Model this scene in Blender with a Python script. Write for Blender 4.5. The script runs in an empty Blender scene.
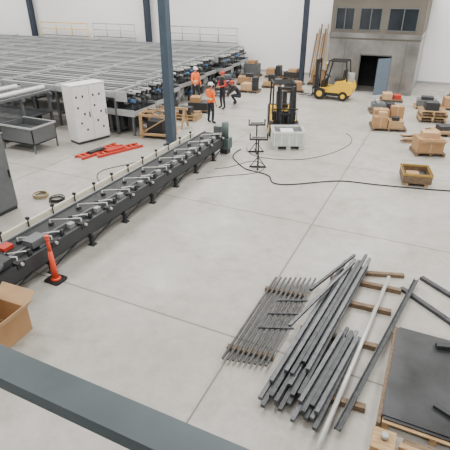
import bpy, bmesh, math, random
from mathutils import Vector, Matrix, Euler
random.seed(7)
SC=bpy.context.scene
# ---------------------------------------------------------------- materials
def mat(name,col,rough=.6,metal=0.0,var=.06,scale=6.0,bump=0.0,emit=0):
    m=bpy.data.materials.new(name); m.use_nodes=True
    nt=m.node_tree; b=nt.nodes['Principled BSDF']
    b.inputs['Roughness'].default_value=rough; b.inputs['Metallic'].default_value=metal
    tc=nt.nodes.new('ShaderNodeTexCoord'); nz=nt.nodes.new('ShaderNodeTexNoise')
    nz.inputs['Scale'].default_value=scale; nz.inputs['Detail'].default_value=4
    nt.links.new(tc.outputs['Object'],nz.inputs['Vector'])
    r=nt.nodes.new('ShaderNodeValToRGB')
    r.color_ramp.elements[0].position=.3; r.color_ramp.elements[1].position=.7
    r.color_ramp.elements[0].color=tuple(max(0,c*(1-var)) for c in col)+(1,)
    r.color_ramp.elements[1].color=tuple(min(1,c*(1+var)) for c in col)+(1,)
    nt.links.new(nz.outputs['Fac'],r.inputs['Fac']); nt.links.new(r.outputs['Color'],b.inputs['Base Color'])
    if bump:
        bp=nt.nodes.new('ShaderNodeBump'); bp.inputs['Strength'].default_value=bump
        nt.links.new(nz.outputs['Fac'],bp.inputs['Height']); nt.links.new(bp.outputs['Normal'],b.inputs['Normal'])
    return m
def wood(name,c1,c2):
    m=bpy.data.materials.new(name); m.use_nodes=True
    nt=m.node_tree; b=nt.nodes['Principled BSDF']; b.inputs['Roughness'].default_value=.75
    tc=nt.nodes.new('ShaderNodeTexCoord'); mp=nt.nodes.new('ShaderNodeMapping'); mp.inputs['Scale'].default_value=(3,14,14)
    nz=nt.nodes.new('ShaderNodeTexNoise'); nz.inputs['Scale'].default_value=2; nz.inputs['Detail'].default_value=6
    nt.links.new(tc.outputs['Object'],mp.inputs['Vector']); nt.links.new(mp.outputs[0],nz.inputs['Vector'])
    r=nt.nodes.new('ShaderNodeValToRGB'); r.color_ramp.elements[0].position=.35; r.color_ramp.elements[1].position=.65
    r.color_ramp.elements[0].color=(*c1,1); r.color_ramp.elements[1].color=(*c2,1)
    nt.links.new(nz.outputs['Fac'],r.inputs['Fac']); nt.links.new(r.outputs['Color'],b.inputs['Base Color'])
    return m
M={}
M['white']=mat('white_paint',(.74,.74,.72),.5)
M['offwhite']=mat('cream_plastic',(.62,.59,.48),.45)
M['lgrey']=mat('light_grey_steel',(.40,.415,.42),.4,.3)
M['mgrey']=mat('mid_grey_steel',(.14,.150,.156),.45,.4)
M['dgrey']=mat('dark_grey_steel',(.033,.036,.04),.5,.3)
M['tube']=mat('mill_steel_tube',(.052,.056,.062),.45,.35,.35,9)
M['tube2']=mat('mill_steel_tube_light',(.10,.105,.115),.4,.4,.3,9)
M['black']=mat('black_rubber',(.010,.010,.011),.6,0,.2)
M['belt']=mat('belt_black',(.012,.013,.016),.55,0,.3,3)
M['blue']=mat('column_blue_paint',(.045,.07,.10),.5,.1,.1,3)
M['navy']=mat('navy_paint',(.02,.03,.05),.5)
M['beam']=mat('slate_beam_paint',(.065,.085,.095),.42,.2,.12,5)
M['yellow']=mat('safety_yellow',(.78,.47,.02),.4)
M['orange']=mat('hi_vis_orange',(.95,.16,.02),.6)
M['coneo']=mat('cone_orange',(.70,.07,.025),.5)
M['red']=mat('red_paint',(.46,.035,.02),.5)
M['reflect']=mat('reflective_tape',(.75,.78,.45),.4)
M['motor']=mat('motor_blue',(.035,.09,.19),.4)
M['bluebin']=mat('bin_blue',(.02,.09,.25),.5)
M['green']=mat('gearbox_green',(.06,.09,.085),.5)
M['skin']=mat('skin',(.48,.27,.19),.55)
M['jean']=mat('dark_trousers',(.015,.018,.03),.8)
M['jacket']=mat('dark_jacket',(.022,.02,.024),.8)
M['wood']=wood('pine_wood',(.33,.20,.09),(.50,.34,.18))
M['wood2']=wood('old_wood',(.11,.07,.04),(.21,.145,.09))
M['card']=mat('cardboard',(.36,.21,.10),.85,0,.08,4)
M['card2']=mat('cardboard_light',(.48,.31,.17),.85,0,.08,4)
M['stain']=mat('stainless_cladding',(.32,.32,.315),.32,.75,.35,.8)
M['taupe']=mat('taupe_cladding',(.125,.113,.092),.7,0,.08,1)
M['glass']=mat('dark_window_glass',(.02,.027,.034),.12,0,.3,1)
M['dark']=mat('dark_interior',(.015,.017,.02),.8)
M['doorb']=mat('blue_grey_door',(.11,.15,.20),.5)
M['plate']=mat('steel_plate',(.05,.053,.057),.4,.45,.45,1.6)
M['crate']=mat('white_crate_plastic',(.50,.55,.52),.5)
M['gal']=mat('galvanised_pipe',(.55,.56,.54),.35,.3)
M['seat']=mat('seat_vinyl',(.02,.02,.02),.5)
M['copper']=mat('ochre_paint',(.40,.25,.05),.5)
M['tan']=mat('tan_hose',(.30,.23,.12),.6)

def floor_mat():
    m=bpy.data.materials.new('polished_concrete'); m.use_nodes=True
    nt=m.node_tree; N=nt.nodes; L=nt.links; b=N['Principled BSDF']
    tc=N.new('ShaderNodeTexCoord')
    def noise(sc,det,ro=.5,dist=0):
        n=N.new('ShaderNodeTexNoise'); n.inputs['Scale'].default_value=sc; n.inputs['Detail'].default_value=det; n.inputs['Roughness'].default_value=ro; n.inputs['Distortion'].default_value=dist
        L.new(tc.outputs['Object'],n.inputs['Vector']); return n
    def ramp(n,p0,c0,p1,c1):
        r=N.new('ShaderNodeValToRGB'); r.color_ramp.elements[0].position=p0; r.color_ramp.elements[1].position=p1
        r.color_ramp.elements[0].color=(*c0,1); r.color_ramp.elements[1].color=(*c1,1); L.new(n.outputs['Fac'],r.inputs['Fac']); return r
    def mul(a,b_,f=1):
        mx=N.new('ShaderNodeMixRGB'); mx.blend_type='MULTIPLY'; mx.inputs['Fac'].default_value=f
        L.new(a.outputs[0],mx.inputs['Color1']); L.new(b_.outputs[0],mx.inputs['Color2']); return mx
    r1=ramp(noise(.3,5),.32,(.375,.358,.325),.68,(.465,.45,.418))
    r2=ramp(noise(2.6,9,.75),.35,(.78,.78,.77),.62,(1,1,1))
    n3=noise(.8,8,.65,.6)
    r3=ramp(n3,.54,(1,1,1),.70,(.77,.76,.735))
    r4=ramp(noise(14,6,.8),.60,(1,1,1),.72,(.78,.77,.75))
    mx=mul(mul(mul(r1,r2,.9),r3,.9),r4,.75)
    rr=ramp(n3,.35,(.28,.28,.28),.65,(.55,.55,.55)); L.new(rr.outputs[0],b.inputs['Roughness'])
    sx=N.new('ShaderNodeSeparateXYZ'); L.new(tc.outputs['Object'],sx.inputs[0])
    def line(out,off,per,w):
        a=N.new('ShaderNodeMath'); a.operation='ADD'; a.inputs[1].default_value=off; L.new(out,a.inputs[0])
        p=N.new('ShaderNodeMath'); p.operation='PINGPONG'; p.inputs[1].default_value=per/2; L.new(a.outputs[0],p.inputs[0])
        l=N.new('ShaderNodeMath'); l.operation='LESS_THAN'; l.inputs[1].default_value=w; L.new(p.outputs[0],l.inputs[0])
        return l
    lx=line(sx.outputs[0],2.35,4.9,.016); ly=line(sx.outputs[1],-5.62,4.9,.014)
    mm=N.new('ShaderNodeMath'); mm.operation='MAXIMUM'; L.new(lx.outputs[0],mm.inputs[0]); L.new(ly.outputs[0],mm.inputs[1])
    gx=line(sx.outputs[0],2.35,4.9,.06); gy=line(sx.outputs[1],-5.62,4.9,.05)
    gm=N.new('ShaderNodeMath'); gm.operation='MAXIMUM'; L.new(gx.outputs[0],gm.inputs[0]); L.new(gy.outputs[0],gm.inputs[1])
    gs=N.new('ShaderNodeMath'); gs.operation='MULTIPLY'; gs.inputs[1].default_value=.10; L.new(gm.outputs[0],gs.inputs[0])
    m1=N.new('ShaderNodeMixRGB'); L.new(gs.outputs[0],m1.inputs['Fac']); L.new(mx.outputs[0],m1.inputs['Color1']); m1.inputs['Color2'].default_value=(.15,.13,.11,1)
    m2=N.new('ShaderNodeMixRGB'); L.new(mm.outputs[0],m2.inputs['Fac']); L.new(m1.outputs[0],m2.inputs['Color1'])
    m2.inputs['Color2'].default_value=(.15,.13,.11,1)
    L.new(m2.outputs[0],b.inputs['Base Color'])
    return m
M['floor']=floor_mat()
M['wall']=mat('white_wall_panel',(.84,.84,.845),.7,0,.015,.3)
M['ceil']=mat('ceiling_white',(.70,.70,.70),.8,0,.02,.3)

# ---------------------------------------------------------------- mesh builder
class B:
    def __init__(s,name): s.name=name; s.bm=bmesh.new(); s.m=[]
    def mi(s,k):
        if k not in s.m: s.m.append(k)
        return s.m.index(k)
    def _fin(s,vs,k,mtx):
        bmesh.ops.transform(s.bm,matrix=mtx,verts=vs)
        i=s.mi(k)
        fs=set(f for v in vs for f in v.link_faces)
        for f in fs: f.material_index=i
        return fs
    def box(s,c,d,k,rz=0,rx=0,ry=0):
        vs=bmesh.ops.create_cube(s.bm,size=1)['verts']
        s._fin(vs,k,Matrix.Translation(c)@Euler((rx,ry,rz)).to_matrix().to_4x4()@Matrix.Diagonal((*d,1)))
    def bb(s,x0,x1,y0,y1,z0,z1,k):
        s.box(((x0+x1)/2,(y0+y1)/2,(z0+z1)/2),(abs(x1-x0),abs(y1-y0),abs(z1-z0)),k)
    def bar(s,p1,p2,w,h,k):
        p1=Vector(p1);p2=Vector(p2);d=p2-p1
        q=d.to_track_quat('Y','Z').to_matrix().to_4x4()
        vs=bmesh.ops.create_cube(s.bm,size=1)['verts']
        s._fin(vs,k,Matrix.Translation((p1+p2)/2)@q@Matrix.Diagonal((w,d.length,h,1)))
    def cyl(s,p1,p2,r,k,n=10,r2=None,smooth=True):
        p1=Vector(p1);p2=Vector(p2);d=p2-p1
        q=d.to_track_quat('Z','Y').to_matrix().to_4x4()
        vs=bmesh.ops.create_cone(s.bm,cap_ends=True,segments=n,radius1=r,radius2=r if r2 is None else r2,depth=d.length)['verts']
        fs=s._fin(vs,k,Matrix.Translation((p1+p2)/2)@q)
        if smooth:
            for f in fs:
                if len(f.verts)==4: f.smooth=True
    def sph(s,c,d,k,n=12):
        vs=bmesh.ops.create_uvsphere(s.bm,u_segments=n,v_segments=max(6,n*2//3),radius=.5)['verts']
        for f in s._fin(vs,k,Matrix.Translation(c)@Matrix.Diagonal((*d,1))): f.smooth=True
    def prism(s,pts,a,b,k,axis='x'):
        def P(u,v,w): return (w,u,v) if axis=='x' else ((u,w,v) if axis=='y' else (u,v,w))
        v1=[s.bm.verts.new(P(u,v,a)) for u,v in pts]; v2=[s.bm.verts.new(P(u,v,b)) for u,v in pts]
        i=s.mi(k); fs=[s.bm.faces.new(v1),s.bm.faces.new(v2[::-1])]
        n=len(pts)
        for j in range(n): fs.append(s.bm.faces.new((v1[j],v2[j],v2[(j+1)%n],v1[(j+1)%n])))
        for f in fs: f.material_index=i
        bmesh.ops.recalc_face_normals(s.bm,faces=fs)
    def torus(s,c,R,r,k,n=28,m=6,jit=0):
        i=s.mi(k); ring=[]
        for a in range(n):
            A=2*math.pi*a/n; rr=R+random.uniform(-jit,jit)
            ring.append([s.bm.verts.new((c[0]+(rr+r*math.cos(2*math.pi*b/m))*math.cos(A),c[1]+(rr+r*math.cos(2*math.pi*b/m))*math.sin(A),c[2]+r*math.sin(2*math.pi*b/m))) for b in range(m)])
        for a in range(n):
            for b in range(m):
                f=s.bm.faces.new((ring[a][b],ring[(a+1)%n][b],ring[(a+1)%n][(b+1)%m],ring[a][(b+1)%m])); f.material_index=i; f.smooth=True
    def path(s,pts,r,k,n=6):
        for a,b in zip(pts[:-1],pts[1:]): s.cyl(a,b,r,k,n)
    def done(s,loc=(0,0,0),rz=0,bevel=0,parent=None):
        me=bpy.data.meshes.new(s.name); s.bm.to_mesh(me); s.bm.free()
        for k in s.m: me.materials.append(M[k])
        o=bpy.data.objects.new(s.name,me); SC.collection.objects.link(o)
        o.location=loc; o.rotation_euler=(0,0,rz)
        if bevel:
            b=o.modifiers.new('bevel','BEVEL'); b.width=bevel; b.segments=2; b.limit_method='ANGLE'
        if parent: o.parent=parent
        return o
def curve(name,pts,r,k):
    cu=bpy.data.curves.new(name,'CURVE'); cu.dimensions='3D'; cu.bevel_depth=r; cu.bevel_resolution=2
    sp=cu.splines.new('NURBS'); sp.points.add(len(pts)-1); sp.use_endpoint_u=True; sp.order_u=4
    for p,q in zip(sp.points,pts): p.co=(*q,1)
    cu.materials.append(M[k]); o=bpy.data.objects.new(name,cu); SC.collection.objects.link(o); return o

# ---------------------------------------------------------------- room
b=B('floor'); b.bb(-50,14,-9,34,-.2,0,'floor'); b.done()
b=B('wall_back'); b.bb(-50,14,33.8,34,0,11,'wall'); b.done()
b=B('wall_left'); b.bb(-50.2,-50,-9,34,0,11,'wall'); b.done()
b=B('wall_right'); b.bb(14,14.2,-9,34,0,11,'wall'); b.done()
b=B('wall_front'); b.bb(-50,14,-9.2,-9,0,11,'wall'); b.done()
b=B('ceiling'); b.bb(-50,14,-9,34,11,11.2,'ceil'); b.done()
b=B('baseboard_back'); b.bb(-50,14,33.77,33.8,0,.15,'lgrey'); b.done()

def column(x,y,k,w=.3,h=11):
    b=B('steel_column'); b.bb(x-w/2,x+w/2,y-w/2,y-w/2+.03,0.02,h,k); b.bb(x-w/2,x+w/2,y+w/2-.03,y+w/2,0.02,h,k)
    b.bb(x-w/2+.01,x+w/2-.01,y-w/2+.02,y+w/2-.02,0.02,h,k)
    b.bb(x-w/2-.1,x+w/2+.1,y-w/2-.1,y+w/2+.1,0,.03,k)
    for sx in(-1,1):
        for sy in(-1,1): b.cyl((x+sx*(w/2+.06),y+sy*(w/2+.06),.02),(x+sx*(w/2+.06),y+sy*(w/2+.06),.09),.02,'mgrey',6)
    b.done()
column(-9.43,14.9,'blue',.31); column(-8.4,29.8,'navy',.3); column(-22.8,33.45,'navy',.4); column(-35.7,33.45,'navy',.4)

# ---------------------------------------------------------------- office box
b=B('site_office')
X0,X1,Y0,Y1,HT=-6.6,-1.4,29.0,33.7,5.5
dx0,dx1=-4.6,-2.85
b.bb(X0,dx0,Y0,Y0+.15,0,3.0,'stain'); b.bb(dx1,X1,Y0,Y0+.15,0,3.0,'stain'); b.bb(dx0,dx1,Y0,Y0+.15,2.15,3.0,'stain')
b.bb(X1-.15,X1,Y0+.15,Y1,0,3.0,'stain'); b.bb(X0,X0+.15,Y0+.15,Y1,0,3.0,'stain')
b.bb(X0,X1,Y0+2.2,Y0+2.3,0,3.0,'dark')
b.bb(X0,X1,Y0,Y1,3.0,3.12,'taupe'); 
b.bb(X0-.02,X1+.02,Y0-.03,Y1,3.1,3.35,'stain')
wins=[(-6.35,-5.25),(-4.95,-3.7),(-3.35,-1.75)]
b.bb(X0,X1,Y0,Y0+.12,3.35,3.5,'taupe'); b.bb(X0,X1,Y0,Y0+.12,4.7,HT,'taupe')
xs=[X0]+[v for w in wins for v in w]+[X1]
for i in range(0,len(xs),2): b.bb(xs[i],xs[i+1],Y0,Y0+.12,3.5,4.7,'taupe')
for a,c in wins:
    b.bb(a,c,Y0+.06,Y0+.08,3.5,4.7,'glass')
    for z in(3.5,4.66): b.bb(a,c,Y0-.02,Y0+.05,z,z+.05,'mgrey')
    for x in(a,(a+c)/2-.02,c-.05): b.bb(x,x+.05,Y0-.02,Y0+.05,3.5,4.7,'mgrey')
b.bb(X1-.12,X1,Y0+.12,Y1,3.35,HT,'taupe'); b.bb(X0,X0+.12,Y0+.12,Y1,3.35,HT,'taupe')
b.bb(X0-.1,X1+.1,Y0-.1,Y1,HT,HT+.12,'mgrey')
for x in(-5.6,-2.1): b.bb(x-.015,x+.015,Y0-.012,Y0,0,3.0,'mgrey')
for x in(dx0-.05,dx1): b.bb(x,x+.05,Y0-.03,Y0+.1,0,2.2,'mgrey')
b.bb(dx0-.05,dx1+.05,Y0-.03,Y0+.1,2.15,2.22,'mgrey')
b.bar((dx1,Y0-.02,1.04),(dx1-.62,Y0-.62,1.04),.05,2.05,'doorb')
b.done()

# ---------------------------------------------------------------- sorting machine lanes
b=B('sorting_machine')
nl=9; y=15.2; pitch=1.98
for i in range(nl):
    ya=y+i*pitch; yb=ya+1.55; xe=-11.5-(ya-15.2)*.13-(.55 if 2<=i<=5 else 0); xl=-42
    z=1.8
    for yy in(ya,yb): b.bb(xl,xe-.5,yy-.06,yy+.06,z-.22,z+.03,'lgrey')
    for j in range(1,5):
        yy=ya+(yb-ya)*j/5; b.bb(xl,xe-.7,yy-.05,yy+.05,z-.08,z-.03,'lgrey' if j%2 else 'mgrey')
    b.bb(xl,xe-.9,ya+.05,yb-.05,z-.25,z-.2,'dgrey')
    x=xe-.8; q=0
    while x>xl:
        b.bb(x-.05,x+.05,ya-.1,ya+pitch+.05,z-.16,z-.07 if q%3 else z+.06,'mgrey' if q%3 else 'lgrey')
        if q%3==0:
            for yy in(ya,yb): b.bb(x-.05,x+.05,yy-.05,yy+.05,0,z-.1,'mgrey')
            b.bb(x-.03,x+.03,ya,yb,.5,.58,'mgrey')
        x-=1.1;q+=1
    b.cyl((xe-.35,ya+.05,z-.1),(xe-.35,yb-.05,z-.1),.11,'black',12)
    b.bb(xe-.75,xe-.2,ya-.05,ya+.02,z-.35,z+.06,'lgrey'); b.bb(xe-.75,xe-.2,yb-.02,yb+.05,z-.35,z+.06,'mgrey')
    for j in range(4):
        yy=ya+.22+j*.37
        b.cyl((xe-.28,yy,z-.35),(xe+.05,yy,z-.35),.085,'motor' if j==(i%4) else ('mgrey' if j%2 else 'dgrey'),10)
        b.bb(xe-.45,xe-.25,yy-.1,yy+.1,z-.48,z-.2,'mgrey')
        b.bb(xe-.5,xe+.1,yy-.025,yy+.025,z-.05,z+.02,'white' if j%2 else 'lgrey')
        b.cyl((xe-.1,yy,z-.45),(xe-.1,yy,z-1.0),.03,'dgrey',6)
    b.bb(xe-2.4,xe+.15,ya,yb,.95,1.02,'dgrey'); b.bb(xe-2.4,xe+.15,ya-.04,ya+.01,.85,1.12,'lgrey'); b.bb(xe-2.4,xe+.15,yb-.01,yb+.04,.85,1.12,'mgrey')
    b.bb(xe+.12,xe+.17,ya,yb,.88,1.08,'lgrey')
    for xx in(xe,xe-1.2,xe-2.3):
        for yy in(ya+.05,yb-.05): b.bb(xx-.04,xx+.04,yy-.04,yy+.04,0,.95,'mgrey')
    b.bar((xe,ya+.05,.15),(xe,yb-.05,.85),.05,.03,'mgrey')
    b.bb(xe-.5,xe-.1,ya+.3,ya+.9,.3,.75,'lgrey' if i%2 else 'dgrey')
    b.bb(xe-2.2,xe-.6,ya+.1,yb-.1,.2,.85,'dgrey')
    b.cyl((xe+.08,ya+1.1,.45),(xe+.08,ya+1.5,.45),.13,'motor' if i%3==0 else 'mgrey',10)
    b.bb(xe-.1,xe+.12,ya+1.1,ya+1.5,.3,.36,'mgrey'); b.bb(xe-.02,xe+.04,ya+1.15,ya+1.45,0,.3,'dgrey')
b.done()
b=B('roller_infeed_frame')
for j in range(12):
    x=-15.6-j*.62
    b.bb(x-.06,x+.06,9.8,14.9,1.62,1.72,'lgrey' if j%2 else 'mgrey')
for yy in(10,11.6,13.2,14.7):
    b.bb(-22.6,-15.4,yy-.06,yy+.06,1.5,1.62,'mgrey')
    for x in(-15.6,-18,-20.4,-22.5): b.bb(x-.05,x+.05,yy-.05,yy+.05,0,1.5,'mgrey')
for j,(x,y0,y1) in enumerate([(-15.9,11,14.8),(-17.1,11.4,14.4),(-18.5,10.5,13.5),(-20,11,14)]):
    b.cyl((x,y0,1.81),(x,y1,1.81),.09,'white',10)
b.bb(-22.5,-15.5,10,14.7,.75,.8,'dgrey'); b.bb(-22,-16,12.9,14.5,.1,.75,'dgrey'); b.bb(-22,-15.7,10.2,12.6,.45,.75,'mgrey')
for x in(-22,-19,-16.1): b.bb(x,x+.1,13,14.4,0,.12,'dgrey')
b.done()
def guardrail(x0,x1,y,z,k='yellow'):
    b=B('guard_railing'); n=max(2,int((x1-x0)/1.4))
    for j in range(n+1):
        x=x0+(x1-x0)*j/n; b.cyl((x,y,0 if j in(0,n) else z),(x,y,z+1.05),.035,k,6)
    for zz in(.55,1.05): b.cyl((x0,y,z+zz),(x1,y,z+zz),.035,k,6)
    b.bb(x0,x1,y-.1,y+.3,z-.02,z+.02,'mgrey'); b.done()
guardrail(-21,-14.6,33.2,2.0,'lgrey'); guardrail(-28.4,-24,33.2,2.0,'lgrey'); guardrail(-34.5,-29,33.2,1.95,'yellow')

# ---------------------------------------------------------------- cabinets, tank
def cabinet(name,loc,rz,w,d,h,doors,plain=False):
    b=B(name); b.bb(-w/2,w/2,-d/2,d/2,.1,h,'white' if not plain else 'mgrey'); b.bb(-w/2+.02,w/2-.02,-d/2+.02,d/2-.02,0,.1,'dgrey')
    dw=w/doors
    for i in range(doors):
        x0=-w/2+i*dw
        b.bb(x0+.02,x0+dw-.02,-d/2-.025,-d/2,.14,h-.04,'white' if not plain else 'mgrey')
        b.bb(x0+dw-.1,x0+dw-.07,-d/2-.06,-d/2-.02,h*.45,h*.55,'black')
        if not plain:
            for q,(xx,zz) in enumerate([(.18,.80),(.55,.80),(.2,.62),(.55,.5),(.3,.35),(.6,.22)]):
                b.bb(x0+xx*dw,x0+xx*dw+.07,-d/2-.04,-d/2-.02,zz*h,zz*h+.09,'dgrey')
    b.bb(-w/2-.02,w/2+.02,-d/2-.03,d/2+.02,h,h+.04,'white' if not plain else 'mgrey')
    return b.done(loc,rz,.008)
cabinet('electrical_cabinet',(-12.92,14.05,0),math.radians(72),1.5,.7,2.3,2)
cabinet('control_cabinet',(-10.95,7.15,0),math.radians(90),1.5,1.2,2.2,2,True)
b=B('stainless_tank')
x0,x1,y0,y1=-15.2,-13.5,11.6,12.8
b.bb(x0,x1,y0,y1,.35,.39,'mgrey'); b.bb(x0,x1,y0,y0+.03,.35,1.0,'mgrey'); b.bb(x0,x1,y1-.03,y1,.35,1.0,'mgrey')
b.bb(x0,x0+.03,y0,y1,.35,1.0,'mgrey'); b.bb(x1-.03,x1,y0,y1,.35,1.0,'mgrey')
for a in(x0,x1-.05):
    for c in(y0,y1-.05): b.bb(a,a+.05,c,c+.05,0,.36,'mgrey')
b.bb(x0-.03,x1+.03,y0-.04,y0+.02,.96,1.02,'lgrey'); b.bb(x0-.03,x1+.03,y1-.02,y1+.04,.96,1.02,'lgrey'); b.bb(x1-.02,x1+.04,y0,y1,.96,1.02,'lgrey')
b.bb(x0+.2,x1-.3,y0+.2,y1-.2,.39,.8,'dgrey')
b.done()

# ---------------------------------------------------------------- long belt conveyor
b=B('belt_conveyor')
ca,cb=4.25,15.0; xl,xr=-7.95,-6.95; zt=.7
b.bb(xl,xl+.05,ca,cb,.46,.74,'mgrey'); b.bb(xr-.05,xr,ca,cb,.38,.7,'dgrey')
b.bb(xl+.05,xl+.6,ca,cb,.62,.70,'belt'); b.bb(xl+.6,xl+.64,ca,cb,.5,.74,'mgrey'); b.bb(xl+.64,xr-.05,ca,cb,.55,.62,'dgrey')
b.bb(xr-.12,xr-.05,ca,cb,.62,.66,'mgrey')
b.cyl((xl+.05,cb,.62),(xl+.6,cb,.62),.08,'belt',12)
yy=ca+.2
while yy<cb:
    for x in(xl+.05,xr-.08): b.bb(x-.03,x+.05,yy-.04,yy+.04,0,.5,'dgrey')
    b.bb(xl,xr,yy-.03,yy+.03,.2,.26,'dgrey'); b.bb(xl-.03,xl+.15,yy-.08,yy+.08,0,.02,'dgrey'); b.bb(xr-.15,xr+.03,yy-.08,yy+.08,0,.02,'dgrey')
    b.bar((xr-.03,yy,.1),(xr-.03,min(yy+1.2,cb),.45),.03,.03,'dgrey')
    yy+=1.35
b.bb(xl+.1,xr-.1,ca+.2,cb-.3,.26,.36,'dgrey')
yy=ca+.5
while yy<cb-.6:
    xa=xl+.66
    b.path([(xa-.35,yy-.1,.72),(xa-.35,yy-.1,.84),(xr-.08,yy+.28,.84),(xr-.08,yy+.28,.66)],.015,'gal',6)
    b.path([(xa-.1,yy+.3,.80),(xr-.1,yy+.62,.80)],.012,'white',6); b.bb(xr-.14,xr-.08,yy+.58,yy+.66,.6,.82,'dgrey'); b.bb(xa-.12,xa-.06,yy+.26,yy+.34,.68,.82,'dgrey')
    b.bb(xr-.14,xr+.02,yy+.18,yy+.38,.6,.74,'black'); b.bb(xa-.38,xa-.3,yy-.14,yy-.04,.68,.76,'dgrey')
    b.cyl((xr-.04,yy+.28,.70),(xr+.07,yy+.28,.70),.035,'lgrey',8)
    b.bb(xa+.02,xr-.15,yy+.68,yy+.74,.62,.68,'mgrey'); b.bb(xa,xa+.12,yy+.05,yy+.2,.62,.74,'lgrey')
    yy+=.95
b.bb(xl-.22,xl-.16,ca+.4,cb-.6,.66,.80,'offwhite'); b.bb(xl-.2,xl-.17,ca+.4,cb-.6,.5,.54,'mgrey')
yy=ca+.5
while yy<cb-.6:
    b.cyl((xl-.13,yy,.5),(xl-.13,yy,.9),.018,'black',6); b.bb(xl-.2,xl+.02,yy-.02,yy+.02,.5,.56,'dgrey')
    b.bb(xl-.17,xl-.09,yy-.03,yy+.03,.86,.92,'black'); yy+=.78
b.bb(xl+.1,xr-.1,ca+.05,ca+.7,.70,.86,'dgrey'); b.cyl((xl+.3,ca+.3,.94),(xr+.02,ca+.3,.94),.10,'mgrey',12)
b.bb(xl+.12,xl+.35,ca+.95,ca+1.2,.7,.78,'red'); b.bb(xl+.5,xl+.8,ca+1.3,ca+1.7,.7,.86,'mgrey')
b.cyl((-7.0,cb-.1,.55),(-7.0,cb-.1,1.2),.13,'green',12); b.bb(-7.2,-6.8,cb-.3,cb+.1,.2,.6,'green'); b.bb(-7.15,-6.85,cb-.25,cb+.05,0,.2,'dgrey')
b.bb(-7.5,-7.2,cb-.1,cb+.1,.7,1.0,'mgrey')
b.done()

# ---------------------------------------------------------------- cone
b=B('traffic_cone')
b.prism([(-.17,-.17),(.17,-.17),(.2,-.12),(.2,.12),(.17,.17),(-.17,.17),(-.2,.12),(-.2,-.12)],0,.04,'black','z')
b.cyl((0,0,.04),(0,0,.75),.08,'coneo',16,.045); b.cyl((0,0,.75),(0,0,1.08),.045,'coneo',16,.03)
b.cyl((0,0,1.08),(0,0,1.12),.045,'coneo',12); b.cyl((0,0,1.0),(0,0,1.06),.043,'coneo',12,.045)
b.cyl((0,0,.04),(0,0,.08),.12,'coneo',16,.09)
b.done((-6.72,5.6,0))

# ---------------------------------------------------------------- forklift
def forklift(name,loc,rz,lift=.1,body='yellow',rear='yellow'):
    b=B(name); K=body
    b.prism([(-.55,.25),(.75,.25),(.95,.35),(1.05,.6),(1.0,1.0),(.55,1.08),(.2,1.0),(.15,.75),(-.35,.6),(-.55,.6)],-.5,.5,K)
    b.prism([(.55,.3),(1.12,.35),(1.2,.7),(1.1,1.02),(.6,1.1)],-.55,.55,rear)
    b.bb(-.54,.54,-.3,.45,.25,.42,'black')
    b.bb(-.25,.25,.1,.6,1.05,1.18,'seat'); b.box((0,.6,1.4),(.48,.1,.5),'seat',0,-.15)
    b.bb(-.5,.5,-.6,-.45,.5,1.05,'black'); b.cyl((0,-.35,1.25),(0,-.5,.95),.025,'black',8); 
    b.cyl((0,-.34,1.25),(0,-.33,1.27),.17,'black',14)
    for s in(-1,1):
        b.bar((s*.48,-.5,.9),(s*.46,-.25,2.12),.07,.06,'black'); b.bar((s*.48,.85,1.0),(s*.46,.7,2.12),.07,.06,'black')
        b.bar((s*.46,-.28,2.12),(s*.46,.72,2.12),.07,.07,'black')
        b.cyl((s*.45,-.62,.34),(s*.62,-.62,.34),.34,'black',18); b.cyl((s*.6,-.62,.34),(s*.635,-.62,.34),.17,K,12)
        b.cyl((s*.4,.72,.27),(s*.57,.72,.27),.27,'black',18); b.cyl((s*.56,.72,.27),(s*.585,.72,.27),.13,K,12)
        b.bb(s*.32-.05,s*.32+.05,-1.02,-.88,.1,2.15,'black'); b.bb(s*.24-.04,s*.24+.04,-1.05,-.93,.15,2.1,'dgrey')
        b.cyl((s*.17,-.92,.2),(s*.17,-.92,1.9),.035,'mgrey',8)
        b.bar((s*.2,-1.12,lift),(s*.2,-2.0,lift),.1,.04,'dgrey'); b.bb(s*.2-.05,s*.2+.05,-1.16,-1.11,lift-.02,lift+.55,'dgrey')
        b.cyl((s*.38,-.35,2.0),(s*.38,-.42,2.0),.06,'white',8)
        b.bb(s*.5-.04,s*.5+.06,-.65,-.2,.62,.68,K)
    for j in range(8):
        yy=-.25+j*.135; b.bb(-.46,.46,yy-.02,yy+.02,2.1,2.15,'black')
    for zz in(.2,.95,2.04): b.bb(-.34,.34,-1.0,-.9,zz,zz+.09,'black')
    for zz in(lift+.08,lift+.45): b.bb(-.5,.5,-1.12,-1.06,zz,zz+.09,'dgrey')
    for j in range(6): b.bb(-.48+j*.186,-.45+j*.186,-1.1,-1.07,lift+.5,lift+1.15,'black')
    b.bb(-.5,.5,-1.1,-1.06,lift+1.13,lift+1.18,'black')
    if rear=='yellow': b.cyl((0,.95,1.05),(0,.95,1.5),.2,'lgrey',14)
    return b.done(loc,rz,.01)
forklift('forklift',(-5.95,18.55,0),math.radians(25),.12,'yellow','dgrey')
forklift('forklift',(-5.5,26.4,0),math.radians(-92),.1)
b=B('plastic_pallet_crate')
w,d,h=1.2,1.0,.72
b.bb(-w/2,w/2,-d/2,d/2,.15,.2,'crate')
for s in(-1,1):
    b.bb(-w/2,w/2,s*d/2-.03,s*d/2+.03,.15,h,'crate'); b.bb(s*w/2-.03,s*w/2+.03,-d/2,d/2,.15,h,'crate')
    b.bb(-w/2-.04,w/2+.04,s*d/2-.05,s*d/2+.05,h-.06,h,'white'); b.bb(s*w/2-.05,s*w/2+.05,-d/2,d/2,h-.06,h,'white')
for x in(-.5,0,.5):
    b.bb(x-.08,x+.08,-d/2,d/2,0,.15,'crate')
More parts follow.
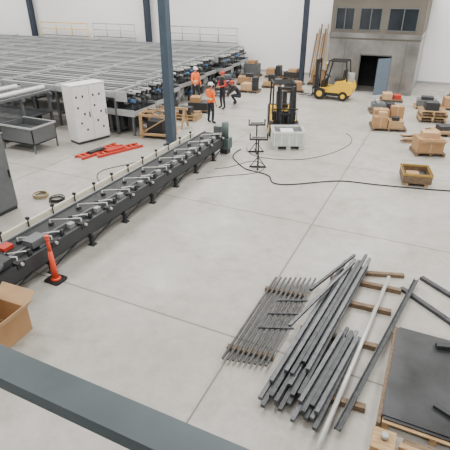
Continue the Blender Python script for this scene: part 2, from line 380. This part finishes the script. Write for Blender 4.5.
for x in(-.58,-.3,0,.3,.58): b.bb(x-.02,x+.02,-d/2-.05,-d/2-.02,.18,h-.05,'white')
b.bb(-.5,.5,-.4,.4,.2,.6,'mgrey'); b.bb(-.3,.2,-.3,.2,.6,.68,'white')
b.done((-5.1,16.75,0),math.radians(25))

# ---------------------------------------------------------------- roller stands
def stand(x,y,rz,h=1.0):
    b=B('roller_stand')
    b.cyl((0,0,.05),(0,0,h),.028,'black',8); b.bb(-.3,.3,-.03,.03,0,.05,'black'); b.bb(-.03,.03,-.3,.3,0,.05,'black')
    b.bb(-.32,.32,-.03,.03,h,h+.05,'black')
    for s in(-1,1): b.bb(s*.3-.02,s*.3+.02,-.03,.03,h,h+.24,'black'); b.bar((s*.26,0,.05),(0,0,.4),.025,.025,'black')
    b.cyl((-.24,0,h+.1),(.24,0,h+.1),.03,'mgrey',8)
    b.done((x,y,0),rz)
stand(-5.27,13.95,math.radians(20)); stand(-5.95,15.5,math.radians(28),1.05)

# ---------------------------------------------------------------- pallets / boxes right
def pallet(b,x,y,z,w=1.2,d=1.0,k='wood'):
    for j in range(6): b.bb(x-w/2,x+w/2,y-d/2+j*(d-.1)/5,y-d/2+j*(d-.1)/5+.1,z+.11,z+.135,k)
    for s in(-1,0,1): b.bb(x+s*(w/2-.05)-.045,x+s*(w/2-.05)+.045,y-d/2,y+d/2,z,z+.11,k)
def cbox(b,x0,x1,y0,y1,z0,z1,k='card',tape=True):
    b.bb(x0,x1,y0,y1,z0,z1,k)
    if tape: b.bb((x0+x1)/2-.03,(x0+x1)/2+.03,y0-.004,y1+.004,z0+.02,z1+.004,'card2')
b=B('pallet_of_boxes'); pallet(b,0,0,0,1.5,1.2,'wood2')
cbox(b,-.7,-.1,-.5,0,.135,.6); cbox(b,-.05,.6,-.5,.1,.135,.45,'wood',False); cbox(b,-.65,.0,.05,.55,.135,.8); cbox(b,.1,.65,.15,.55,.135,.95,'card'); cbox(b,-.5,-.15,-.4,-.1,.6,.8,'card2'); cbox(b,.1,.4,-.4,-.1,.45,.6,'dgrey',False)
b.done((-1.75,21.2,0),math.radians(15))
b=B('cardboard_box'); pallet(b,0,0,0,1.1,.9,'wood2'); cbox(b,-.5,.45,-.4,.4,.135,.65); b.box((.0,-.5,.58),(.9,.02,.28),'card2',0,.9); cbox(b,-.3,.3,-.2,.3,.65,.85,'card2'); b.done((.1,18.2,0),math.radians(20))
b=B('pallet_stack')
for j in range(4): pallet(b,random.uniform(-.04,.04),0,j*.136,1.2,1.0,'wood' if j%2 else 'wood2')
cbox(b,-.4,.2,-.3,.3,.544,.9,'dgrey',False)
b.done((.0,23.5,0),.2)
b=B('pallet_stack')
for j in range(2): pallet(b,0,0,j*.136,1.3,1.0,'wood')
cbox(b,-.5,0,-.4,.3,.27,.75); cbox(b,.1,.5,-.3,.2,.27,.6,'dgrey',False)
b.done((1.6,23.4,0),0)
b=B('pallet_of_parts'); pallet(b,0,0,0,1.3,1.0,'wood2'); cbox(b,-.55,.1,-.4,.3,.135,.5,'mgrey',False); cbox(b,.15,.55,-.3,.3,.135,.5,'dgrey',False); b.cyl((-.3,-.3,.6),(-.3,.3,.6),.1,'lgrey',10); b.done((-2.4,24.2,0),.3)
b=B('pallet_of_parts'); pallet(b,0,0,0,1.2,1.0,'wood'); cbox(b,-.5,.5,-.4,.4,.135,.45,'mgrey',False); cbox(b,-.3,.3,-.2,.3,.45,.6,'dgrey',False); b.done((-.4,26.2,0),.1)
b=B('pallet_of_parts'); pallet(b,0,0,0,1.2,1.0,'wood2'); cbox(b,-.5,.2,-.4,.4,.135,.7,'bluebin',False); cbox(b,.25,.55,-.3,.3,.135,.5,'card'); b.done((1.2,29.4,0),.1)
b=B('pallet_of_parts'); pallet(b,0,0,0,1.2,1.0,'wood'); cbox(b,-.5,.1,-.4,.3,.135,.6,'card'); cbox(b,.15,.5,-.3,.3,.135,.8,'dgrey',False); b.done((.9,26.6,0),.2)
b=B('scrap_lumber_pile')
for j in range(9): b.box((random.uniform(-.2,.2),random.uniform(-.3,.3),.03+.05*(j//2)),(1.3,.09,.045),'wood' if j%2 else 'wood2',random.uniform(-.4,.4))
b.done((-.3,19.7,0),.4)
b=B('steel_parts_bin'); w,d,h=.85,.95,.42
b.bb(-w/2,w/2,-d/2,d/2,.1,.13,'wood2')
for s in(-1,1):
    b.bb(-w/2,w/2,s*d/2-.015,s*d/2+.015,.1,h,'wood2'); b.bb(s*w/2-.015,s*w/2+.015,-d/2,d/2,.1,h,'wood2')
    b.bb(-w/2-.03,w/2+.03,s*d/2-.03,s*d/2+.03,h-.06,h,'copper'); b.bb(s*w/2-.03,s*w/2+.03,-d/2,d/2,h-.06,h,'copper')
    b.bb(s*.3-.05,s*.3+.05,-d/2,d/2,0,.1,'wood')
b.bb(-.3,.1,-.3,.2,.13,.3,'card'); b.bb(.05,.3,-.1,.35,.13,.25,'dgrey')
b.done((-.1,14.95,0),math.radians(12))

# ---------------------------------------------------------------- far clutter
def clutter(name,x,y,rz,items,k='wood2'):
    b=B(name); pallet(b,0,0,0,1.2,1.0,k)
    for it in items: b.bb(*it)
    b.done((x,y,0),rz)
clutter('pallet_of_parts',-12.6,31.5,0,[(-.5,.5,-.4,.4,.135,.9,'mgrey'),(-.3,.3,-.3,.3,.9,1.1,'card')])
clutter('pallet_of_parts',-11.0,31.8,.1,[(-.5,.1,-.4,.4,.135,.6,'card'),(.15,.5,-.3,.4,.135,.8,'dgrey')])
clutter('pallet_of_parts',-9.6,31.6,0,[(-.5,.5,-.4,.3,.135,.5,'dgrey'),(-.2,.4,-.3,.3,.5,.7,'card2')])
clutter('pallet_of_parts',-11.8,28.4,.3,[(-.5,.3,-.4,.4,.135,.5,'card'),(0,.5,-.3,.2,.5,.7,'dgrey')])
clutter('pallet_of_parts',-7.4,30.4,.0,[(-.4,.5,-.4,.4,.135,.9,'card'),(-.3,.1,-.3,.2,.9,1.2,'wood')])
clutter('pallet_of_parts',-9.9,28.2,.2,[(-.5,.5,-.4,.4,.135,.4,'wood'),(-.2,.2,-.3,.2,.4,.8,'dgrey')])
clutter('pallet_of_parts',-8.2,27.4,.5,[(-.5,.1,-.4,.4,.135,.5,'dgrey'),(.1,.5,-.3,.2,.135,.6,'card')])
clutter('pallet_of_parts',-12.4,26.2,.4,[(-.5,.5,-.4,.4,.135,.7,'dgrey'),(-.2,.4,-.3,.2,.7,.9,'mgrey')])
clutter('pallet_of_parts',-10.6,26.2,.1,[(-.5,.2,-.4,.4,.135,.5,'card2'),(.2,.5,-.3,.2,.135,.9,'dgrey')])
clutter('pallet_of_parts',-11.1,20.4,.3,[(-.5,.5,-.4,.4,.135,.5,'dgrey'),(-.4,.1,-.3,.3,.5,.75,'card')])
clutter('pallet_of_parts',-2.3,27.2,.2,[(-.5,.0,-.4,.3,.135,.45,'card2'),(.1,.5,-.2,.3,.135,.35,'red')])
clutter('pallet_of_parts',.6,21.3,.5,[(-.5,.5,-.4,.4,.135,.22,'wood'),(-.3,.3,-.3,.2,.22,.4,'dgrey')])
clutter('pallet_of_parts',3.0,29.6,.0,[(-.5,.5,-.4,.4,.135,.8,'card'),(-.3,.2,-.3,.3,.8,1.1,'white')])
clutter('pallet_of_parts',2.9,26.4,.2,[(-.5,.4,-.4,.4,.135,.7,'card2'),(-.3,.2,-.3,.3,.7,.9,'dgrey')])
b=B('leaning_timber_stack')
for j in range(6): b.bar((-8.6+j*.16,32.6,0.02),(-8.55+j*.15,33.6,2.9+.3*(j%3)),.1,.04,'wood' if j%2 else 'wood2')
b.done()
b=B('step_ladder')
for s in(-.22,.22): b.bar((-7.1+s,31.7,0.02),(-7.1+s*.7,32.3,2.8),.07,.05,'yellow'); b.bar((-7.1+s,32.8,0.02),(-7.1+s*.7,32.3,2.8),.06,.04,'yellow')
for j in range(8): b.bb(-7.3,-6.9,31.72+.07*j,31.82+.07*j,.28+j*.31,.32+j*.31,'lgrey')
b.done()
b=B('wooden_sawhorse')
b.bb(-.7,.7,-.05,.05,.8,.9,'wood')
for s in(-.55,.55):
    for t in(-1,1): b.bar((s,t*.35,.02),(s,t*.03,.82),.09,.05,'wood')
    b.bb(s-.02,s+.02,-.25,.25,.3,.38,'wood')
b.done((-10.75,17.3,0),.1)
b=B('open_timber_crate')
for x in(-.6,.6):
    for y in(-.45,.45): b.bb(x-.05,x+.05,y-.05,y+.05,0,1.05,'wood')
for z in(.15,.95):
    for y in(-.5,.5): b.bb(-.65,.65,y-.025,y+.025,z,z+.1,'wood')
    for x in(-.65,.65): b.bb(x-.025,x+.025,-.5,.5,z,z+.1,'wood')
b.bar((-.65,-.52,.2),(.65,-.52,.98),.1,.04,'wood'); b.bar((.65,.52,.2),(-.65,.52,.98),.1,.04,'wood'); b.bb(-.6,.6,-.4,.4,.1,.14,'wood2'); b.bb(-.4,.3,-.3,.3,.14,.7,'dgrey')
b.bar((-.6,-.2,1.07),(.7,.3,1.07),.1,.05,'wood'); b.bar((-.55,.3,1.07),(.65,-.35,1.13),.09,.04,'wood2')
b.done((-10.55,15.7,0),.2)
b=B('timber_pallet_pile'); pallet(b,0,0,0,1.2,1.0); pallet(b,.03,.03,.135,1.1,.9); b.bar((-.5,-.2,.31),(.6,.3,.33),.12,.05,'wood'); b.bar((-.5,.3,.32),(.5,-.4,.36),.1,.04,'wood2'); b.bb(-.3,.3,-.3,.1,.27,.6,'dgrey'); b.done((-10.9,18.8,0),.1)
b=B('tool_cart')
for z in(.15,.5,.85): b.bb(-.4,.4,-.25,.25,z,z+.04,'mgrey')
for s in(-.38,.38):
    for t in(-.23,.23): b.bb(s-.02,s+.02,t-.02,t+.02,.1,.9,'dgrey'); b.cyl((s-.02,t,.06),(s+.02,t,.06),.06,'black',10)
b.bb(-.3,.1,-.2,.2,.89,1.1,'dgrey'); b.bb(.1,.3,-.15,.1,.54,.7,'red'); b.done((-11.6,24.3,0),.3)

for (lx,ly,lr) in((-11.5,12.9,-10),(-10.9,13.3,-22)):
    b=B('red_ladder')
    for s in(-.2,.2): b.bb(s-.035,s+.035,-1.0,1.0,0.0,.09,'red')
    for j in range(8): b.bb(-.2,.2,-.9+j*.25,-.84+j*.25,.03,.08,'coneo')
    b.bb(-.1,.12,-.5,.2,.07,.15,'dgrey' if ly<13 else 'red')
    b.done((lx,ly,0),math.radians(lr))
for (x,y,k) in((-10.35,8.75,'tan'),(-9.7,8.75,'black')):
    b=B('cable_coil')
    for j in range(5): b.torus((random.uniform(-.02,.02),random.uniform(-.02,.02),.02+j*.022),.22-.012*(j%3),.012,k,28,6,.008)
    b.done((x,y,0))

curve('power_cable',[(-6.6,15.5,.02),(-6.75,14.66,.02),(-6.02,14.0,.02),(-5.6,13.5,.02),(-4.97,13.5,.02),(-4.5,13.3,.02),(-4.4,12.8,.02),(-4.0,12.7,.02),(-3.4,13.1,.02),(-2.35,14.0,.02),(-1.6,14.0,.02),(-.49,14.2,.02),(.99,14.5,.02),(2,14.9,.02)],.02,'black')
curve('extension_lead',[(-6.5,15.9,.01),(-6.2,14.9,.01),(-4.6,14.9,.01),(-3.6,15.8,.01),(-2.9,17.2,.01),(-2.66,18.8,.01),(-3.3,19.6,.01)],.013,'dgrey')
curve('extension_lead',[(-6.6,13.2,.01),(-6.1,13.4,.01),(-5.9,14.6,.01),(-5.2,14.5,.01),(-4.9,13.7,.01),(-5.3,13.1,.01),(-6.2,12.6,.01),(-6.7,12.0,.01)],.013,'dgrey')
curve('air_hose',[(-8.6,9.4,.012),(-9.0,10.2,.012),(-9.9,10.6,.012),(-10.3,11.5,.012),(-9.4,12.4,.012),(-9.2,13.6,.012)],.014,'dgrey')

# ---------------------------------------------------------------- steel stock foreground
b=B('tube_bundle_thin')
for y in(5.3,7.2): b.bar((-2.45,y,.045),(-1.62,y+.1,.045),.09,.09,'wood2')
for j in range(9):
    x=-2.38+j*.09; b.bar((x,4.95+.02*j,.108),(x+.03+j*.008,7.6+.04*j,.108),.036,.036,'tube')
for j in range(3): b.bar((-2.1+.02*j,5.9+.45*j,.142),(-1.5,6.15+.45*j,.142),.03,.03,'tube')
b.done()
b=B('steel_tube_bundle')
for y,xa,xb in((4.9,-1.52,-.02),(6.3,-1.42,.0),(7.4,-1.3,.05),(8.2,-1.3,.15)): b.bar((xa,y,.05),(xb,y+.1,.05),.1,.1,'wood2')
def tubes(n,xa,ya,xb,yb,step,z,w=.06,jit=.25):
    for j in range(n):
        o=random.uniform(-jit,jit)
        b.bar((xa+j*step,ya+o,z),(xb+j*step,yb+o,z),w,w,'tube' if (j%3) else 'tube2')
tubes(7,-1.50,4.55,-1.15,8.7,.085,.132,.064)
tubes(6,-1.44,4.6,-1.10,8.6,.095,.197,.064)
tubes(4,-1.28,5.2,-.92,9.0,.10,.262,.062)
tubes(5,-.94,4.35,-.70,6.5,.082,.132,.064,.1)
tubes(4,-.92,4.5,-.68,6.3,.09,.198,.064,.1)
b.bar((-1.5,7.2,.31),(-.95,8.9,.31),.055,.055,'tube')
b.bar((-1.55,6.0,.31),(-.9,8.6,.315),.05,.05,'tube2')
b.done()
b=B('galvanised_pipe'); b.cyl((-.50,3.95,.14),(-.14,8.6,.14),.038,'gal',14); b.done()
b=B('steel_channel'); b.bar((-.32,4.4,.12),(.40,8.75,.12),.09,.02,'tube'); b.bar((-.36,4.4,.14),(.36,8.75,.14),.015,.06,'tube'); b.bar((-.28,4.4,.14),(.44,8.75,.14),.015,.06,'tube')
b.done()
b=B('timber_batten'); b.bar((-.9,8.6,.04),(.15,8.95,.04),.1,.08,'wood2'); b.done()
b=B('steel_flat_bar'); b.bar((.14,8.45,.035),(1.9,7.1,.035),.1,.07,'tube'); b.done()
b=B('steel_flat_bar'); b.bar((.5,9.05,.035),(2.2,7.8,.035),.1,.07,'tube'); b.done()
b=B('steel_plate_stack')
pallet(b,.92,5.4,0,1.38,1.2,'wood'); pallet(b,.92,6.5,0,1.38,.9,'wood')
b.bb(.24,1.7,4.85,7.0,.135,.16,'plate'); b.bb(.21,1.66,4.9,6.95,.16,.175,'plate')
b.bb(.16,.21,4.75,7.0,.0,.15,'wood2')
b.box((1.05,6.75,.215),(.4,.1,.08),'dgrey',.3); b.box((1.05,5.3,.2),(.35,.08,.05),'dgrey',-.4)
b.bb(.14,.45,4.35,4.7,0,.12,'wood'); b.bb(.2,.9,4.2,4.3,0,.1,'wood'); b.bb(.5,1.4,4.5,4.58,0,.12,'wood'); b.bb(.55,1.5,4.62,4.7,0,.08,'wood2')
b.cyl((.3,4.55,.12),(.3,4.55,.2),.05,'lgrey',10); b.cyl((.6,4.4,0),(.6,4.4,.1),.04,'lgrey',10)
b.done()

b=B('open_cardboard_box'); w,d,h=.8,.9,.5
b.bb(-w/2,w/2,-d/2,d/2,0,.01,'card')
for s in(-1,1):
    b.bb(-w/2,w/2,s*d/2-.006,s*d/2+.006,0,h,'card'); b.bb(s*w/2-.006,s*w/2+.006,-d/2,d/2,0,h,'card')
    b.box((0,s*(d/2+.13),h+.1),(w,.32,.01),'card2',0,s*.65)
b.box((w/2+.1,0,h+.13),(.34,d,.01),'card2',0,0,-.9); b.box((-w/2+.02,0,h+.15),(.01,d,.3),'card2',0,0,.1)
b.done((-6.35,3.75,0),.05)

# mezzanine edge beam
b=B('mezzanine_platform')
b.bb(-8,8,-8.9,.3,3.85,4.0,'mgrey')
b.bb(-8,8,.80,.945,4.09,4.16,'beam')
for x in(-6,6):
    b.bb(x-.1,x+.1,.2,.9,4.0,4.09,'beam'); b.bb(x-.12,x+.12,.0,.25,0,4.09,'beam'); b.bb(x-.12,x+.12,-6,-5.75,0,3.9,'beam')
b.done()

# ---------------------------------------------------------------- people
def seg_dist(p,a,b):
    ab=b-a; t=max(0,min(1,(p-a).dot(ab)/max(1e-9,ab.length_squared))); return (p-(a+ab*t)).length
def person(name,loc,rz,P,vest='orange',sleeve='jacket',legs='jean',hat='white',scale=1.0):
    J={k:Vector(v) for k,v in P.items()}
    names=list(J.keys())
    R={'pelvis':(.155,.12),'spine':(.15,.115),'chest':(.18,.125),'neckb':(.075,.07),'neck':(.058,.06)}
    for s in'LR':
        R.update({'sh'+s:(.075,.075),'el'+s:(.05,.05),'wr'+s:(.033,.03),'pa'+s:(.042,.024),'hip'+s:(.098,.10),'kn'+s:(.066,.07),'an'+s:(.05,.052),'to'+s:(.05,.035)})
    E=[('pelvis','spine'),('spine','chest'),('chest','neckb'),('neckb','neck')]
    for s in'LR': E+=[('chest','sh'+s),('sh'+s,'el'+s),('el'+s,'wr'+s),('wr'+s,'pa'+s),('pelvis','hip'+s),('hip'+s,'kn'+s),('kn'+s,'an'+s),('an'+s,'to'+s)]
    names=[n for n in names if n in R and any(n in e for e in E)]
    idx={k:i for i,k in enumerate(names)}
    me=bpy.data.meshes.new('skel'); me.from_pydata([J[n] for n in names],[(idx[a],idx[c]) for a,c in E],[])
    o=bpy.data.objects.new('body',me); SC.collection.objects.link(o)
    md=o.modifiers.new('s','SKIN'); md.use_smooth_shade=True
    sk=me.skin_vertices[0].data
    for n in names: sk[idx[n]].radius=R[n]; sk[idx[n]].use_root=(n=='pelvis')
    ss=o.modifiers.new('ss','SUBSURF'); ss.levels=2; ss.render_levels=2
    dg=bpy.context.evaluated_depsgraph_get(); ev=o.evaluated_get(dg); nm=bpy.data.meshes.new_from_object(ev)
    o.modifiers.clear(); o.data=nm; nm.materials.clear()
    ms=[vest,sleeve,legs,'skin','black','reflect']
    for k in ms: nm.materials.append(M[k])
    for f in nm.polygons:
        c=f.center; best=None
        for a,d in E:
            dd=seg_dist(c,J[a],J[d])-.7*min(R[a][0],R[d][0])
            if best is None or dd<best[0]: best=(dd,a,d)
        _,a,d=best
        ax=(J['chest']-J['pelvis']); t=(c-J['pelvis']).dot(ax)/ax.length_squared
        if a=='neckb': mi=3
        elif a in('spine','chest') and d[:2]!='sh' or (a=='pelvis' and d=='spine'): mi=0 if t>-.1 else 2
        elif d[:2]=='sh': mi=0
        elif a=='pelvis': mi=2 if t<.0 else 0
        elif a[:2]=='sh': mi=1
        elif a[:2]=='el': mi=1
        elif a[:2]=='wr': mi=3
        elif a[:2]=='hi' or a[:2]=='kn': mi=2
        else: mi=4
        if mi==0 and vest=='orange' and (.28<t<.40): mi=5
        f.material_index=mi; f.use_smooth=True
    root=bpy.data.objects.new(name,None); SC.collection.objects.link(root)
    root.location=loc; root.rotation_euler=(0,0,rz); root.scale=(scale,)*3
    o.parent=root
    up=(J['head']-J['neck']).normalized(); hc=J['head']; fw=Vector((0,-1,0)); fw=(fw-up*fw.dot(up)).normalized(); rt=fw.cross(up)
    b=B('head')
    b.sph((0,0,0),(.155,.19,.225),'skin',16); b.sph((0,-.012,-.06),(.12,.15,.12),'skin',12)
    b.prism([(-.09,.015),(-.122,-.03),(-.088,-.035)],-.014,.014,'skin')
    for s in(-1,1): b.sph((s*.032,-.086,.012),(.026,.016,.016),'white',8); b.sph((s*.032,-.093,.012),(.011,.008,.011),'black',6); b.sph((s*.079,.0,-.01),(.022,.045,.06),'skin',8); b.bb(s*.032-.02,s*.032+.02,-.095,-.085,.03,.036,'jacket')
    b.sph((0,-.08,-.062),(.05,.02,.012),'red',8)
    b.sph((0,.02,.01),(.165,.18,.19),'jacket',14)
    b.sph((0,.005,.06),(.215,.26,.17),hat,16); b.sph((0,-.03,.045),(.24,.32,.025),hat,16); b.bb(-.012,.012,-.1,.12,.13,.15,hat)
    h=b.done(parent=root); mt=Matrix((rt,-fw,up)).transposed().to_4x4(); mt.translation=hc; h.matrix_local=mt
    for s in'LR':
        b=B('fingers_'+s.lower()); wr,pa=J['wr'+s],J['pa'+s]; d=(pa-wr).normalized()
        side=d.cross(Vector((0,1,0.2))).normalized(); pn=side.cross(d).normalized()
        for q,(off,L) in enumerate(((-.03,.07),(-.01,.08),(.011,.076),(.03,.06))):
            p0=pa+side*off; p1=p0+d*L*.5+pn*.004; p2=p1+d*L*.4+pn*.022
            b.cyl(p0-d*.02,p1,.009,'skin',7,.0085); b.cyl(p1,p2,.0085,'skin',7,.006)
        tb=wr+d*.03+side*-.03; b.cyl(tb,tb-side*.03+d*.035+pn*.01,.011,'skin',7,.009); b.cyl(tb-side*.03+d*.035+pn*.01,tb-side*.03+d*.065+pn*.02,.009,'skin',7,.006)
        b.done(parent=root)
    return root
def pose(**kw):
    P=dict(pelvis=(0,0,.97),spine=(0,.01,1.14),chest=(0,0,1.36),neckb=(0,.0,1.49),neck=(0,-.01,1.55),head=(0,-.02,1.66),
     shL=(.185,0,1.43),elL=(.25,.02,1.14),wrL=(.26,-.08,.90),paL=(.26,-.10,.83),
     shR=(-.185,0,1.43),elR=(-.25,.02,1.14),wrR=(-.26,-.08,.90),paR=(-.26,-.10,.83),
     hipL=(.10,0,.92),knL=(.13,-.03,.5),anL=(.14,.02,.09),toL=(.16,-.16,.04),
     hipR=(-.10,0,.92),knR=(-.13,-.03,.5),anR=(-.14,.02,.09),toR=(-.16,-.16,.04))
    P.update(kw); return P
talk=dict(elL=(.27,-.05,1.16),wrL=(.16,-.28,1.2),paL=(.12,-.35,1.22))
both=dict(elL=(.27,-.05,1.16),wrL=(.12,-.27,1.1),paL=(.06,-.33,1.1),elR=(-.27,-.05,1.16),wrR=(-.12,-.27,1.08),paR=(-.06,-.33,1.08))
walk=dict(knL=(.12,-.14,.52),anL=(.12,-.10,.1),toL=(.13,-.28,.04),knR=(-.11,.03,.5),anR=(-.12,.16,.11),toR=(-.12,.01,.04),elR=(-.27,-.08,1.16),wrR=(-.24,-.28,1.0),paR=(-.23,-.34,.98))
crouch=dict(pelvis=(0,.2,.42),spine=(0,.12,.58),chest=(0,-.05,.76),neckb=(0,-.12,.87),neck=(0,-.16,.92),head=(0,-.2,1.02),
 shL=(.185,-.06,.83),elL=(.22,-.3,.62),wrL=(.14,-.48,.48),paL=(.12,-.54,.43),shR=(-.185,-.06,.83),elR=(-.22,-.3,.62),wrR=(-.14,-.48,.48),paR=(-.12,-.54,.43),
 hipL=(.1,.18,.4),knL=(.18,-.24,.46),anL=(.16,.0,.1),toL=(.17,-.17,.04),hipR=(-.1,.18,.4),knR=(-.18,-.24,.4),anR=(-.16,.02,.1),toR=(-.17,-.15,.04))
person('construction_worker',(-9.45,18.5,0),math.radians(160),pose(**talk),'orange','orange','jean','white',1.05)
person('construction_worker',(-12.2,22.1,0),math.radians(60),pose(**walk),'orange','orange','jacket','white',1.07)
person('construction_worker',(-10.2,21.4,0),math.radians(-30),pose(**both),'jacket','red','jean','red',1.07)
person('construction_worker',(-10.0,22.7,0),math.radians(-60),pose(**crouch),'jacket','jacket','jean','red',1.1)

# ---------------------------------------------------------------- lights
def area(x,y,z,sx,sy,e):
    l=bpy.data.lights.new('ceiling_light','AREA'); l.shape='RECTANGLE'; l.size=sx; l.size_y=sy; l.energy=e; l.color=(1,.975,.935)
    o=bpy.data.objects.new('ceiling_light',l); SC.collection.objects.link(o); o.location=(x,y,z)
for x in(-40,-27,-14,-3,8):
    for y,e in((-2,640),(8,790),(18,1040),(28,1150)): area(x,y,10.8,5,2.5,e)
w=bpy.data.worlds.new('world'); SC.world=w; w.use_nodes=True; w.node_tree.nodes['Background'].inputs[0].default_value=(.8,.85,.9,1); w.node_tree.nodes['Background'].inputs[1].default_value=.6

# ---------------------------------------------------------------- camera
cd=bpy.data.cameras.new('camera'); cd.sensor_width=36; cd.lens=36*440/450; cd.clip_end=300
co=bpy.data.objects.new('camera',cd); SC.collection.objects.link(co)
co.location=(0,0,5.6); co.rotation_euler=(math.radians(90-28.1),0,math.radians(25.2)); SC.camera=co
